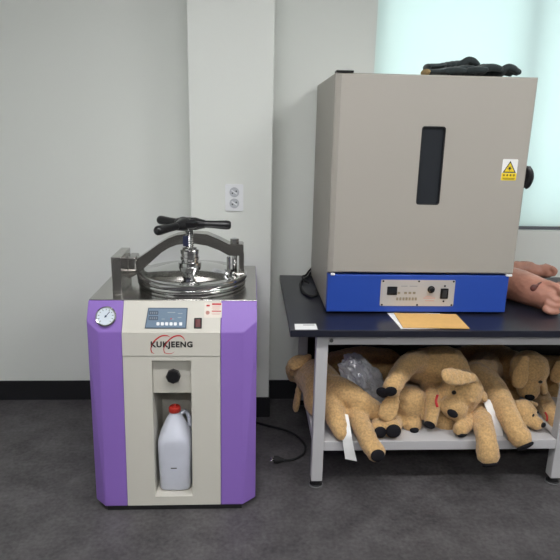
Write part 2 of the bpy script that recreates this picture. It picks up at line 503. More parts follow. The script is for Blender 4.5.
for a, b_, w in ((-.012, -.004, .012), (.022, -.004, .014), (.05, .002, .014), (.018, .022, .03), (.052, .018, .018)):
    bm = bmesh.new(); plate(bm, a, b_, w, .0022, .0005, .0038, .0043, MS(xd, zd)); obj('printed_line', bm, mat('pale_print', srgb(160, 172, 182), .5), dsp)
bm = bmesh.new()
plate(bm, .018, -.003, .006, .004, .001, .0038, .0048, MS(xd, zd)); obj('indicator', bm, RED, dsp)
# power switch
bm = bmesh.new(); plate(bm, 0, 0, .030, .041, .002, 0, .004, MS(-.201, .778)); sw = obj('power_switch', bm, BLACK, cp)
bm = bmesh.new(); box(bm, -.010, .010, -.015, .015, .004, .008, .002, MS(-.201, .778) @ Matrix.Rotation(.12, 4, 'X')); obj('rocker', bm, DRED, sw)
# warning sticker with red print
Mst = MS(-.144, .823)
bm = bmesh.new(); plate(bm, 0, 0, .068, .060, .002, 0, .0008, Mst); stk = obj('caution_sticker', bm, mat('sticker_cream', srgb(222, 214, 204), .5), cp)
bm = bmesh.new()
plate(bm, .013, .024, .036, .007, .001, .0008, .0013, Mst); plate(bm, .013, -.004, .036, .004, .001, .0008, .0013, Mst)
plate(bm, -.020, .018, .014, .007, .003, .0008, .0013, Mst)
obj('red_mark', bm, RED, stk)
bm = bmesh.new()
for k, w in enumerate((.034, .03, .034, .026)): plate(bm, .011, .016 - .0042 * k, w, .0013, .0004, .0008, .0012, Mst)
for k, w in enumerate((.034, .03)): plate(bm, .011, -.012 - .0045 * k, w, .0013, .0004, .0008, .0012, Mst)
lathe(bm, [(.008, .0008), (.008, .0012), (.0065, .0012), (.0065, .0008)], (-.021, -.010, 0), M=Mst)
obj('fine_print', bm, mat('pale_red_print', srgb(206, 150, 140), .5), stk)
# pressure gauge
Mg = MS(-.553, .799)
bm = bmesh.new(); lathe(bm, [(.040, 0), (.040, .009), (.037, .013), (.034, .012), (.033, .007), (0, .007)], n=40, M=Mg); gg = obj('pressure_gauge', bm, CHROME, ac, 'edge')
bm = bmesh.new(); lathe(bm, [(.033, .0072), (.033, .0078), (0, .0078)], n=40, M=Mg); obj('dial', bm, DIAL, gg)
bm = bmesh.new()
for k in range(11):
    a = PI * 1.25 - k * PI * 1.5 / 10
    T = Mg @ Matrix.Rotation(a, 4, 'Z')
    box(bm, .024, .030, -.0009, .0009, .0078, .0083, M=T)
obj('scale_mark', bm, PRINT, gg)
bm = bmesh.new(); box(bm, -.006, .023, -.0014, .0014, .0086, .0092, M=Mg @ Matrix.Rotation(.9, 4, 'Z')); lathe(bm, [(.004, .0078), (.004, .0100), (0, .0100)], n=16, M=Mg)
obj('needle', bm, mat('needle_blue', srgb(40, 60, 96), .4), gg)
# brand lettering with two red swooshes on the fascia
Ml = MF(-.3010, .699) @ Matrix.Translation((0, 0, .0032))
bm = bmesh.new(); text_mesh(bm, 'KUKJEENG', .031, Ml, .160); obj('lettering', bm, PRINT, fascia)
def swoosh(pts, w):
    bm = bmesh.new()
    sp = spline([(x, y, 0) for x, y in pts], 8); n = len(sp)
    b = bmesh.new(); L = []; Rr = []
    for i, p in enumerate(sp):
        t = (sp[min(i + 1, n - 1)] - sp[max(i - 1, 0)]).normalized(); nn = V((-t.y, t.x, 0))
        s = w * max(.12, math.sin(PI * (i + .5) / n) ** .8)
        L.append(b.verts.new(p + nn * s)); Rr.append(b.verts.new(p - nn * s))
    for i in range(n - 1): b.faces.new((L[i], L[i + 1], Rr[i + 1], Rr[i]))
    r = bmesh.ops.extrude_face_region(b, geom=list(b.faces))
    bmesh.ops.translate(b, vec=(0, 0, .0006), verts=[v for v in r['geom'] if isinstance(v, bmesh.types.BMVert)])
    merge(bm, b, Ml)
    obj('swoosh', bm, RED, fascia)
swoosh([(-.078, -.034), (-.079, -.012), (-.066, .014), (-.040, .034), (-.016, .036), (-.006, .030)], .0028)
swoosh([(-.028, -.036), (-.030, -.014), (-.016, .012), (.008, .032), (.032, .036), (.046, .026), (.050, .016)], .0028)
swoosh([(-.079, -.014), (-.076, -.030), (-.066, -.036)], .0012)
swoosh([(-.030, -.014), (-.026, -.032), (-.006, -.036), (.012, -.028)], .0012)

# pressure vessel lid
LX, LY, LZ = -.247, 2.345, ZT
bm = bmesh.new()
lathe(bm, [(.222, 0), (.226, .004), (.226, .012), (.219, .014), (.219, .018), (.229, .020), (.231, .024), (.231, .031), (.229, .034), (.221, .035), (.0, .035)], (LX, LY, LZ), n=96)
obj('vessel_rim', bm, CHROME, ac, 'edge')
bm = bmesh.new()
prof = [(.222, .0355), (.231, .037), (.233, .041), (.232, .052), (.228, .056), (.214, .0575), (.205, .055), (.190, .0565)]
for k in range(1, 15):
    a = k / 14; r = .190 * (1 - a); prof.append((max(r, 0), .0565 + .036 * math.sin(a * PI / 2)))
prof[-1] = (0, prof[-1][1])
lathe(bm, prof, (LX, LY, LZ), n=96); lid = obj('lid', bm, CHROME, ac, 'edge')
# spindle boss, spindle
bm = bmesh.new()
z0 = .960
SXc = LX - .008
lathe(bm, [(.048, -.02), (.048, .004), (.037, .007), (.037, .014), (.040, .016), (.040, .026), (.037, .028), (.037, .040), (.039, .042), (.039, .054), (.030, .058), (.030, .064), (.022, .066)], (SXc, LY - .03, z0), n=40)
obj('spindle_boss', bm, CHROME, lid, 'edge')
bm = bmesh.new(); cyl(bm, (SXc, LY - .03, z0 + .065), (SXc, LY - .03, 1.125), .0165)
for k in range(16): lathe(bm, [(.0165, 0), (.0185, .003), (.0165, .006)], (SXc, LY - .03, z0 + .07 + k * .0075), n=24)
obj('spindle', bm, CHROME, lid, 'edge')
bm = bmesh.new(); box(bm, SXc - .024, SXc - .002, LY - .058, LY - .044, z0 + .075, z0 + .118, .002); obj('thread_guard', bm, NAVY, lid)
# yoke
HY0, HY1 = LY - .027, LY + .050
upper = [(-0.5184, 2.318, 0.938), (-0.4796, 2.318, 0.9685), (-0.4327, 2.318, 1.0011), (-0.3859, 2.318, 1.0357), (-0.348, 2.318, 1.0594), (-0.3104, 2.318, 1.0746), (-0.2689, 2.318, 1.0814), (-0.2317, 2.318, 1.0839), (-0.182, 2.318, 1.0803), (-0.1323, 2.318, 1.0596), (-0.0907, 2.318, 1.0388), (-0.0299, 2.318, 1.0394)]
lower = [(-0.5212, 2.318, 0.8814), (-0.474, 2.318, 0.908), (-0.4264, 2.318, 0.9518), (-0.3747, 2.318, 0.9995), (-0.3409, 2.318, 1.0212), (-0.3073, 2.318, 1.0344), (-0.2699, 2.318, 1.039), (-0.2325, 2.318, 1.0394), (-0.1826, 2.318, 1.0314), (-0.1327, 2.318, 1.0126), (-0.0908, 2.318, 0.9894), (-0.0297, 2.318, 0.9899)]
bm = bmesh.new()
b = bmesh.new()
rows = [[b.verts.new((p[0], yy, p[2])) for p in row] for row in (upper, lower) for yy in (HY0, HY1)]
uf, ub, lf, lb = rows
for i in range(len(upper) - 1):
    b.faces.new((uf[i], uf[i + 1], ub[i + 1], ub[i])); b.faces.new((lf[i], lb[i], lb[i + 1], lf[i + 1]))
    b.faces.new((uf[i], lf[i], lf[i + 1], uf[i + 1])); b.faces.new((ub[i], ub[i + 1], lb[i + 1], lb[i]))
b.faces.new((uf[0], ub[0], lb[0], lf[0])); b.faces.new((uf[-1], lf[-1], lb[-1], ub[-1]))
bmesh.ops.recalc_face_normals(b, faces=b.faces)
bmesh.ops.bevel(b, geom=[e for e in b.edges if e.calc_face_angle(0) > .8], offset=.004, segments=2, affect='EDGES')
merge(bm, b); yoke = obj('yoke', bm, CAST, ac)
bm = bmesh.new(); cyl(bm, (LX - .006, LY - .034, 1.036), (LX - .006, LY - .026, 1.036), .024, bev=.002)
# hinge post
bm = bmesh.new(); box(bm, -.549, -.511, 2.175, 2.365, ZT, 1.012, .003)
box(bm, -.513, -.478, 2.30, 2.39, .925, .985, .006)
hp = obj('hinge_post', bm, STEEL, ac)
bm = bmesh.new(); cyl(bm, (-.53, LY, .955), (-.462, LY, .955), .026, bev=.003); obj('hinge_pin', bm, CHROME, hp, 'edge')
# clamp post with bolt
px_, py_ = -.048, LY
bm = bmesh.new(); box(bm, px_ - .002, px_ + .020, py_ - .022, py_ + .022, ZT + .02, 1.0, .003)
box(bm, px_ - .03, px_ + .026, py_ - .035, py_ + .035, ZT, ZT + .06, .004); clp = obj('clamp_post', bm, CAST, ac)
bm = bmesh.new(); cyl(bm, (px_ - .020, py_, .91), (px_ - .020, py_, 1.045), .0105); obj('clamp_bolt', bm, CHROME, clp, True)
bm = bmesh.new(); cyl(bm, (px_ - .020, py_, 1.0195), (px_ - .020, py_, 1.035), .023, n=24, bev=.002); lathe(bm, [(.018, 0), (.018, .026), (.012, .028)], (px_ - .020, py_, 1.033), n=6); obj('nut', bm, CHROME, clp)
bm = bmesh.new(); cyl(bm, (px_ - .045, py_ - .02, .915), (px_ - .045, py_ - .02, .985), .008, bev=.002); lathe(bm, [(.016, 0), (.016, .016)], (px_ - .045, py_ - .02, .915), n=6); obj('swing_bolt', bm, CHROME, clp)
# three-armed black handle
HX, HYc, HZ = LX - .012, LY - .03, 1.122
bm = bmesh.new()
lathe(bm, [(.030, -.016), (.046, -.006), (.048, .012), (.036, .024), (0, .024)], (HX, HYc, HZ), n=32)
b2 = bmesh.new()
wheel = None
for a in (0.02, 2.40, 4.12):
    d = V((math.cos(a), math.sin(a), -.03)).normalized()
    tube(bm, [V((HX, HYc, HZ + .004)) + d * s for s in (0, .03, .07)], [.026, .027, .017], 14)
b2.free()
hd = obj('handle', bm, BLACK, ac, 'edge')
for a in (0.02, 2.40, 4.12):
    d = V((math.cos(a), math.sin(a), -.03)).normalized()
    bm = bmesh.new()
    S = [(0.055, .0155), (.08, .0155), (.12, .0165), (.15, .0185), (.17, .0195), (.182, .0185), (.189, .014), (.191, .006)]
    tube(bm, [V((HX, HYc, HZ + .004)) + d * s * (.93 if a < 1 else 1.0) for s, r in S], [r for s, r in S], 16)
    obj('grip', bm, BLACK, hd, True)
# crease line on hub
bm = bmesh.new(); box(bm, -.003, .003, -.034, .034, .020, .026, M=Matrix.Translation((HX - .012, HYc, HZ)) @ Matrix.Rotation(.5, 4, 'Z')); obj('hub_rib', bm, BLACK, hd)

# ------------------------------------------------------------------ jug in the bay
JX, JY, JZ = -.3035, 2.083, SB
jg = thing('plastic_jug', 'milky white plastic jug with a red cap standing in the autoclave bay', 'jug', (JX, JY, JZ))
def ring(b, cx, cy, z, hw, hd, p, n=40):
    out = []
    for k in range(n):
        a = 2 * PI * k / n; c, s = math.cos(a), math.sin(a)
        out.append(b.verts.new((cx + hw * math.copysign(abs(c) ** (2 / p), c), cy + hd * math.copysign(abs(s) ** (2 / p), s), z)))
    return out
b = bmesh.new()
L = [(0, .050, .046, 5), (.004, .060, .056, 5), (.014, .0645, .060, 5), (.10, .066, .061, 5), (.20, .068, .061, 5), (.225, .0655, .0605, 4.6), (.245, .060, .056, 3.2), (.27, .049, .047, 2.2), (.30, .036, .036, 2), (.322, .022, .022, 2), (.332, .0185, .0185, 2), (.345, .0185, .0185, 2)]
R_ = [ring(b, JX, JY, JZ + z, w, d, p) for z, w, d, p in L]
for q, w in zip(R_, R_[1:]):
    for k in range(40): b.faces.new((q[k], q[(k + 1) % 40], w[(k + 1) % 40], w[k]))
b.faces.new(R_[0][::-1]); b.faces.new(R_[-1])
for v in b.verts:    # peaked front of the shoulder
    h = v.co.z - JZ
    if .19 < h < .30 and v.co.y < JY:
        k = max(0, 1 - abs(v.co.x - JX) / .05); v.co.y -= .010 * k * math.sin((h - .19) / .11 * PI)
bm = bmesh.new(); merge(bm, b); obj('bottle', bm, JUG, jg, True)
bm = bmesh.new(); tube(bm, spline([(JX + .018, JY + .012, JZ + .312), (JX + .036, JY + .03, JZ + .318), (JX + .052, JY + .036, JZ + .29), (JX + .055, JY + .034, JZ + .24)], 6), .009, 10); obj('carry_handle', bm, JUG, jg, True)
bm = bmesh.new(); lathe(bm, [(.0215, .333), (.0225, .336), (.0225, .352), (.020, .356), (0, .356)], (JX, JY, JZ), n=28)
for k in range(28):
    a = 2 * PI * k / 28; box(bm, .0220, .0238, -.0012, .0012, .336, .351, M=Matrix.Translation((JX, JY, JZ)) @ Matrix.Rotation(a, 4, 'Z'))
cap = obj('cap', bm, REDCAP, jg, 'edge')
bm = bmesh.new(); lathe(bm, [(.006, .356), (.006, .362), (.004, .365), (0, .365)], (JX, JY, JZ), n=16); obj('spout', bm, REDCAP, cap, 'edge')
bm = bmesh.new(); box(bm, JX - .014, JX + .010, JY - .0622, JY - .0608, JZ + .108, JZ + .112); obj('stamp', bm, PRINT, jg)

# ------------------------------------------------------------------ power cord on the floor
pc = thing('power_cord', 'black power cord curling over the floor between autoclave and bench', 'cord', (0.15, 2.5, 0))
bm = bmesh.new()
tube(bm, spline([(-.05, 2.72, .008), (0.0351, 2.6803, 0.007), (0.1082, 2.6427, 0.007), (0.1846, 2.6009, 0.007), (0.2423, 2.5408, 0.007), (0.2752, 2.4557, 0.007), (0.2638, 2.3846, 0.007), (0.2267, 2.3425, 0.007), (0.1923, 2.3263, 0.007), (0.1592, 2.3254, 0.008)], 8), .0058, 10)
obj('cable', bm, BLACKM, pc, True)
bm = bmesh.new()
a, c = V((0.163, 2.3128, 0.016)), V((0.1164, 2.3178, 0.016))
tube(bm, [a, a.lerp(c, .3), a.lerp(c, .6), c], [.008, .012, .018, .019], 14); pl = obj('plug', bm, BLACKM, pc, 'edge')
d = (c - a).normalized(); n_ = V((-d.y, d.x, 0))
for s in (-.0095, .0095):
    bm = bmesh.new(); cyl(bm, c + n_ * s, c + n_ * s + d * .019, .0024); obj('prong', bm, CHROME, pl, True)

# ------------------------------------------------------------------ workbench
wb = thing('workbench', 'steel-framed lab bench with a black top and a lower shelf', 'workbench', (1.36, 2.53, 0))
TX0, TX1, TY0, TY1, TZ = .1604, 2.568, 2.087, 2.968, .7413
bm = bmesh.new(); box(bm, TX0, TX1, TY0, TY1, TZ - .029, TZ, .002); tt = obj('tabletop', bm, TOPM, wb)
bm = bmesh.new(); prism(bm, [(0.1808, 2.1626, 0.7414), (0.1794, 2.0956, 0.7414), (0.2698, 2.0962, 0.7414), (0.2692, 2.1634, 0.7414)], (0, 0, .0006)); lb = obj('sticker', bm, PAPER, tt)
bm = bmesh.new(); box(bm, .215, .262, 2.145, 2.153, TZ + .0006, TZ + .001); obj('fine_print', bm, mat('grey_print', srgb(150, 150, 154), .5), lb)
LW = .0485
LXs, LYs = (.2696, 1.3395, 2.4094), (2.118, 2.875)
BAYS = ((LXs[0] + LW, LXs[1]), (LXs[1] + LW, LXs[2]))  # second bay is unseen, added to darken the background at the right
for lx in LXs:
    for ly in LYs:
        bm = bmesh.new(); box(bm, lx, lx + LW, ly, ly + LW, .034, TZ - .029, .003)
        lg = obj('leg', bm, GREYM, wb)
        bm = bmesh.new(); cyl(bm, (lx + LW / 2, ly + LW / 2, .012), (lx + LW / 2, ly + LW / 2, .036), .021); lathe(bm, [(.028, 0), (.030, .006), (.026, .012), (.012, .014)], (lx + LW / 2, ly + LW / 2, 0), n=28)
        f = obj('foot', bm, BLACKM, lg, 'edge')
        bm = bmesh.new(); lathe(bm, [(.0305, .0015), (.0315, .005), (.0285, .009)], (lx + LW / 2, ly + LW / 2, 0), n=28); obj('foot_ring', bm, RUBDISC, f, 'edge')
zr0, zr1 = .6674, TZ - .0295
for n_bay, (a, b_) in enumerate(BAYS):
    bm = bmesh.new(); box(bm, a, b_, 2.120, 2.150, zr0, zr1, .002); ap = obj('front_rail', bm, GREYM, wb)
    if n_bay == 0:
        bm = bmesh.new(); cyl(bm, (0.3306, 2.121, 0.6857), (0.33, 2.117, 0.6872), .008, n=16); obj('bolt', bm, BLACK, ap)
    bm = bmesh.new(); box(bm, a, b_, 2.885, 2.915, zr0, zr1, .002); obj('rear_rail', bm, GREYM, wb)
    bm = bmesh.new(); box(bm, a + .001, b_ - .001, 2.917, 2.922, .2258, zr1, .001); obj('rear_panel', bm, mat('shade_dark_brown', srgb(58, 52, 50), .6), wb)  # added panel, its dark colour stands in for deep shade behind the dogs
for lx in LXs:
    bm = bmesh.new(); box(bm, lx + .008, lx + LW - .008, LYs[0] + LW, LYs[1], zr0, zr1, .002); obj('side_rail', bm, GREYM, wb)
for a, b_ in BAYS:
    bm = bmesh.new()
    box(bm, a + .0005, b_ - .0005, 2.120, 2.885, .1819, .2253, .0025)
    box(bm, a - LW + .006, a, LYs[0] + LW, LYs[1], .1819, .2253, .002)
    if b_ == LXs[2]: box(bm, b_, b_ + LW - .006, LYs[0] + LW, LYs[1], .1819, .2253, .002)
    obj('shelf', bm, GREYM, wb)

# ------------------------------------------------------------------ drying oven
ov = thing('drying_oven', 'tall grey drying oven with blue control base and narrow dark window', 'oven', (.72, 2.62, TZ))
OX0, OX1, OY0, OY1, OZ0, OZ1, OZ2 = .3290, 1.1345, 2.293, 2.9505, .7513, .9215, 1.7300
for fx in (OX0 + .06, OX1 - .06):
    for fy in (OY0 + .06, OY1 - .06):
        bm = bmesh.new(); cyl(bm, (fx, fy, TZ), (fx, fy, OZ0 + .001), .022); obj('foot', bm, BLACKM, ov, 'edge')
bm = bmesh.new(); box(bm, OX0, OX1, OY0 + .045, OY1, OZ0, OZ2, .004); cab = obj('cabinet', bm, OVEN, ov)
bm = bmesh.new(); box(bm, OX0 + .012, OX1 - .012, OY0 + .034, OY0 + .0455, OZ1 + .01, OZ2 - .012); obj('door_gasket', bm, BLACKM, ov)
dx0, dx1, dz0, dz1 = OX0 + .001, OX1, OZ1 + .005, OZ2 - .001
wx0, wx1, wz0, wz1 = .6825, .7815, 1.2195, 1.5345
bm = bmesh.new()
# door: outer rectangle with rounded window hole
b = bmesh.new()
Wc, Wd = ((wx0 + wx1) / 2, (wz0 + wz1) / 2), (wx1 - wx0, wz1 - wz0)
inner = [(Wc[0] + x, Wc[1] + y) for x, y, _ in rrect(Wd[0], Wd[1], .012, 4)]
def slab(yy):
    iv = [b.verts.new((x, yy, z)) for x, z in inner]
    e = .006 if yy == OY0 else 0
    ovt = [b.verts.new((x, yy, z)) for x, z in ((dx1 - e, dz1 - e), (dx0 + e * 3.2, dz1 - e), (dx0 + e * 3.2, dz0 + e), (dx1 - e, dz0 + e))]
    return iv, ovt
def cap_(iv, ovt):
    n = 5
    for q in range(4):
        seg = [iv[q * n + k] for k in range(n)]
        for k in range(n - 1): b.faces.new((seg[k], seg[k + 1], ovt[q]))
        nx = iv[((q + 1) * n) % len(iv)]
        b.faces.new((seg[-1], nx, ovt[(q + 1) % 4], ovt[q]))
i0, o0 = slab(OY0); i1, o1 = slab(OY0 + .034)
om = [b.verts.new((x, OY0 + (.006 if x > .6 else .014), z)) for x, z in ((dx1, dz1), (dx0, dz1), (dx0, dz0), (dx1, dz0))]
cap_(i0, o0); cap_(i1, o1)
for k in range(4):
    j = (k + 1) % 4
    b.faces.new((o0[k], o0[j], om[j], om[k])); b.faces.new((om[k], om[j], o1[j], o1[k]))
for k in range(len(i0)):
    j = (k + 1) % len(i0); b.faces.new((i0[k], i0[j], i1[j], i1[k]))
merge(bm, b); door = obj('door', bm, OVEN, ov)
Mw = Matrix.Translation((Wc[0], OY0 + .012, Wc[1])) @ Matrix.Rotation(PI / 2, 4, 'X')
bm = bmesh.new(); plate(bm, 0, 0, Wd[0] + .012, Wd[1] + .012, .014, -.010, .0, Mw); obj('window', bm, DGLASS, door)
bm = bmesh.new()


# window seal ring
bm = bmesh.new()
io = [(x, y) for x, y, _ in rrect(Wd[0] - .0005, Wd[1] - .0005, .0118, 4)]; ii = [(x, y) for x, y, _ in rrect(Wd[0] - .008, Wd[1] - .008, .009, 4)]
vo = [bm.verts.new(Mw @ V((x, y, .011))) for x, y in io]; vi = [bm.verts.new(Mw @ V((x, y, .011))) for x, y in ii]
vo2 = [bm.verts.new(Mw @ V((x, y, 0))) for x, y in io]; vi2 = [bm.verts.new(Mw @ V((x, y, 0))) for x, y in ii]
for k in range(len(vo)):
    j = (k + 1) % len(vo)
    bm.faces.new((vo[k], vo[j], vi[j], vi[k])); bm.faces.new((vi[k], vi[j], vi2[j], vi2[k])); bm.faces.new((vo2[k], vi2[k], vi2[j], vo2[j])); bm.faces.new((vo[k], vo2[k], vo2[j], vo[j]))
obj('window_seal', bm, BLACKM, door)
# blue base
bm = bmesh.new(); box(bm, OX0 + .001, OX1 - .014, OY0 + .004, OY0 + .045, OZ0, OZ1 - .004, .003); base = obj('base_panel', bm, BLUE, ov)
bm = bmesh.new(); box(bm, OX0 + .012, OX0 + .03, OY0 - .002, OY0 + .01, OZ1 - .006, OZ1 + .003, .001); obj('hinge', bm, WHITE, ov)
bm = bmesh.new(); box(bm, OX1 - .03, OX1 - .004, OY0 - .002, OY0 + .01, OZ1 - .006, OZ1 + .003, .001); obj('hinge', bm, WHITE, ov)
# control panel
cx, cz = (.5605 + .8845) / 2, (.7795 + .8965) / 2
Mp = Matrix.Translation((cx, OY0 + .004, cz)) @ Matrix.Rotation(PI / 2, 4, 'X')
bm = bmesh.new(); plate(bm, 0, 0, .324, .117, .004, 0, .003, Mp); pn = obj('control_panel', bm, SILVER, ov)
bm = bmesh.new(); plate(bm, -.112, .0105, .043, .037, .002, .003, .006, Mp); ds = obj('display', bm, BLACK, pn)
bm = bmesh.new(); plate(bm, -.112, .0125, .034, .020, .001, .006, .0064, Mp); obj('screen', bm, DGLASS, ds)
bk = mat('grey_key', srgb(150, 140, 122), .5)
for k in range(7):
    bm = bmesh.new(); plate(bm, -.087 + k * .0135, -.026, .009, .013, .002, .003, .005, Mp); obj('button', bm, bk, pn)
for k in range(4):
    bm = bmesh.new(); plate(bm, -.082 + k * .019 + (.01 if k else 0), 0.001, .012, .009, .002, .003, .005, Mp); obj('button', bm, bk, pn)
for x0_, w in ((-.06, .028), (-.02, .034)):
    bm = bmesh.new(); plate(bm, x0_, .031, w, .003, .0008, .003, .0036, Mp)
    obj('printed_line', bm, mat('grey_print', srgb(150, 150, 154), .5), pn)
bm = bmesh.new(); plate(bm, .053, -.022, .052, .004, .0008, .003, .0036, Mp); plate(bm, .05, -.014, .03, .003, .0008, .003, .0036, Mp); plate(bm, .056, -.034, .04, .003, .0008, .003, .0036, Mp)
obj('red_print', bm, mat('faded_red_print', srgb(205, 160, 150), .5), pn)
bm = bmesh.new(); lathe(bm, [(.016, .003), (.016, .006), (.011, .008), (.010, .020), (0, .021)], (.058, .017, 0), n=24, M=Mp); obj('knob', bm, BLACK, pn, 'edge')
bm = bmesh.new(); plate(bm, .117, -.001, .034, .046, .002, .003, .007, Mp); s2 = obj('power_switch', bm, BLACK, pn)
bm = bmesh.new(); box(bm, -.010, .010, -.016, .016, .007, .011, .002, Mp @ Matrix.Translation((.117, -.001, 0)) @ Matrix.Rotation(.1, 4, 'X')); obj('rocker', bm, mat('grey_black', srgb(52, 54, 58), .3), s2)
for sx, sy in ((-.153, .053), (.002, .053), (.154, .053), (-.153, -.053), (.002, -.053), (.154, -.053), (.117, .033), (.117, -.036)):
    bm = bmesh.new(); lathe(bm, [(.0042, .003), (.0042, .005), (0, .0055)], (sx, sy, 0), n=14, M=Mp); obj('screw', bm, BLACK, pn)
# warning sticker on the door
Mt = Matrix.Translation((1.061, OY0, 1.3685)) @ Matrix.Rotation(PI / 2, 4, 'X')
bm = bmesh.new(); plate(bm, 0, 0, .064, .086, .004, 0, .0008, Mt); ws = obj('warning_sticker', bm, PAPER, door)
bm = bmesh.new(); plate(bm, 0, -.028, .063, .030, .003, .0008, .0012, Mt); obj('yellow_band', bm, YELLOW, ws)
def tri(h, z0, z1, m, nm, cy_=.012):
    bm = bmesh.new(); prism(bm, [(-h * .58, cy_ - h * .5, z0), (h * .58, cy_ - h * .5, z0), (0, cy_ + h * .5, z0)], (0, 0, z1 - z0), Mt); obj(nm, bm, m, ws)
tri(.048, .0008, .0012, PRINT, 'triangle'); tri(.036, .0012, .0015, YELLOW, 'triangle_fill', .0105)
bm = bmesh.new(); lathe(bm, [(.0055, .0015), (.0055, .0018), (0, .0018)], (0, .006, 0), n=16, M=Mt)
for k in range(8): box(bm, .007, .0105, -.001, .001, .0015, .0018, M=Mt @ Matrix.Translation((0, .006, 0)) @ Matrix.Rotation(k * PI / 4, 4, 'Z'))
obj('hazard_symbol', bm, PRINT, ws)
for k in range(4):
    bm = bmesh.new(); plate(bm, -.021 + .014 * k, -.0235, .009, .0022, .0004, .0012, .0015, Mt); plate(bm, -.021 + .014 * k, -.0195, .006, .0016, .0004, .0012, .0015, Mt); box(bm, -.022 + .014 * k, -.020 + .014 * k, -.027, -.017, .0012, .0015, M=Mt)
    obj('glyph', bm, PRINT, ws)
for yy, w in ((-.034, .052), (-.038, .046)):
    bm = bmesh.new(); plate(bm, 0, yy, w, .0018, .0004, .0012, .0015, Mt); obj('printed_line', bm, PRINT, ws)
# latch handle on the right edge
bm = bmesh.new(); box(bm, OX1 - .002, OX1 + .012, OY0 + .006, OY0 + .032, 1.295, 1.385, .003); lt = obj('latch', bm, BLACK, ov)
bm = bmesh.new(); tube(bm, spline([(OX1 + .008, OY0 + .016, 1.300), (OX1 + .016, OY0 + .01, 1.308), (OX1 + .022, OY0 + .004, 1.335), (OX1 + .018, OY0 + .006, 1.36), (OX1 + .008, OY0 + .014, 1.378)], 6), [.013] * 25, 12); obj('latch_lever', bm, BLACK, lt, True)
bm = bmesh.new(); cyl(bm, (OX1 + .02, OY0 - .006, 1.333), (OX1 + .02, OY0 + .004, 1.333), .006); obj('latch_pin', bm, CHROME, lt)
# black strap hinge on the top left corner
bm = bmesh.new(); box(bm, OX0 - .001, OX0 + .068, OY0 + .002, OY0 + .05, OZ2 - .0005, OZ2 + .007, .002); obj('top_hinge', bm, BLACK, ov)

# cable of the oven lying on the bench
oc = thing('oven_cable', 'black cable looped on the bench top left of the oven', 'cable', (.27, 2.7, TZ))
bm = bmesh.new()
tube(bm, spline([(.40, 2.958, .80), (.335, 2.956, .765), (0.3097, 2.9067, 0.748), (0.2779, 2.8531, 0.748), (0.2569, 2.7622, 0.748), (0.2548, 2.6496, 0.748), (0.2672, 2.5709, 0.748), (0.2926, 2.5377, 0.748), (0.318, 2.5719, 0.748), (0.3209, 2.6421, 0.748)], 8), .0062, 10)
obj('cord', bm, BLACKM, oc, True)
bm = bmesh.new()
tube(bm, spline([(0.302, 2.7756, 0.75), (0.2789, 2.8089, 0.757), (0.2764, 2.87, 0.76), (0.2982, 2.9029, 0.76), (.325, 2.958, .775), (.38, 2.958, .83)], 8), .0055, 10)
obj('cord', bm, BLACKM, oc, True)

# envelopes
def sheet(name, corners, z, th, m, label, cat, sag=None):
    bm = bmesh.new(); prism(bm, [(x, y, z) for x, y in corners], (0, 0, th)); o = obj(name, bm, m); tag(o, label, cat); return o
e0 = [(0.5993, 2.3096, 0.742), (0.6083, 2.1062, 0.742), (0.7695, 2.1097, 0.742), (0.8342, 2.3055, 0.742)]
sheet('white_envelope', [(p[0], p[1]) for p in e0], TZ + .0003, .002, PAPER, 'white paper envelope peeking out under the manila envelope', 'envelope')
en = thing('manila_envelope', 'tan manila envelope on the bench in front of the oven', 'envelope', (.75, 2.19, TZ + .0026))
e1 = [(0.6269, 2.2967, 0.745), (0.6179, 2.1122, 0.745), (0.8883, 2.1022, 0.745), (0.8976, 2.2833, 0.745)]
bm = bmesh.new(); prism(bm, [(p[0], p[1], TZ + .0026) for p in e1], (0, 0, .003)); obj('body', bm, MANILA, en)
e2 = [(0.627, 2.2937, 0.746), (0.6185, 2.1118, 0.746), (0.6458, 2.1096, 0.746), (0.6604, 2.2899, 0.746)]
bm = bmesh.new(); prism(bm, [(p[0], p[1], TZ + .0056) for p in e2], (0, 0, .0012)); obj('flap', bm, MANILA, en)

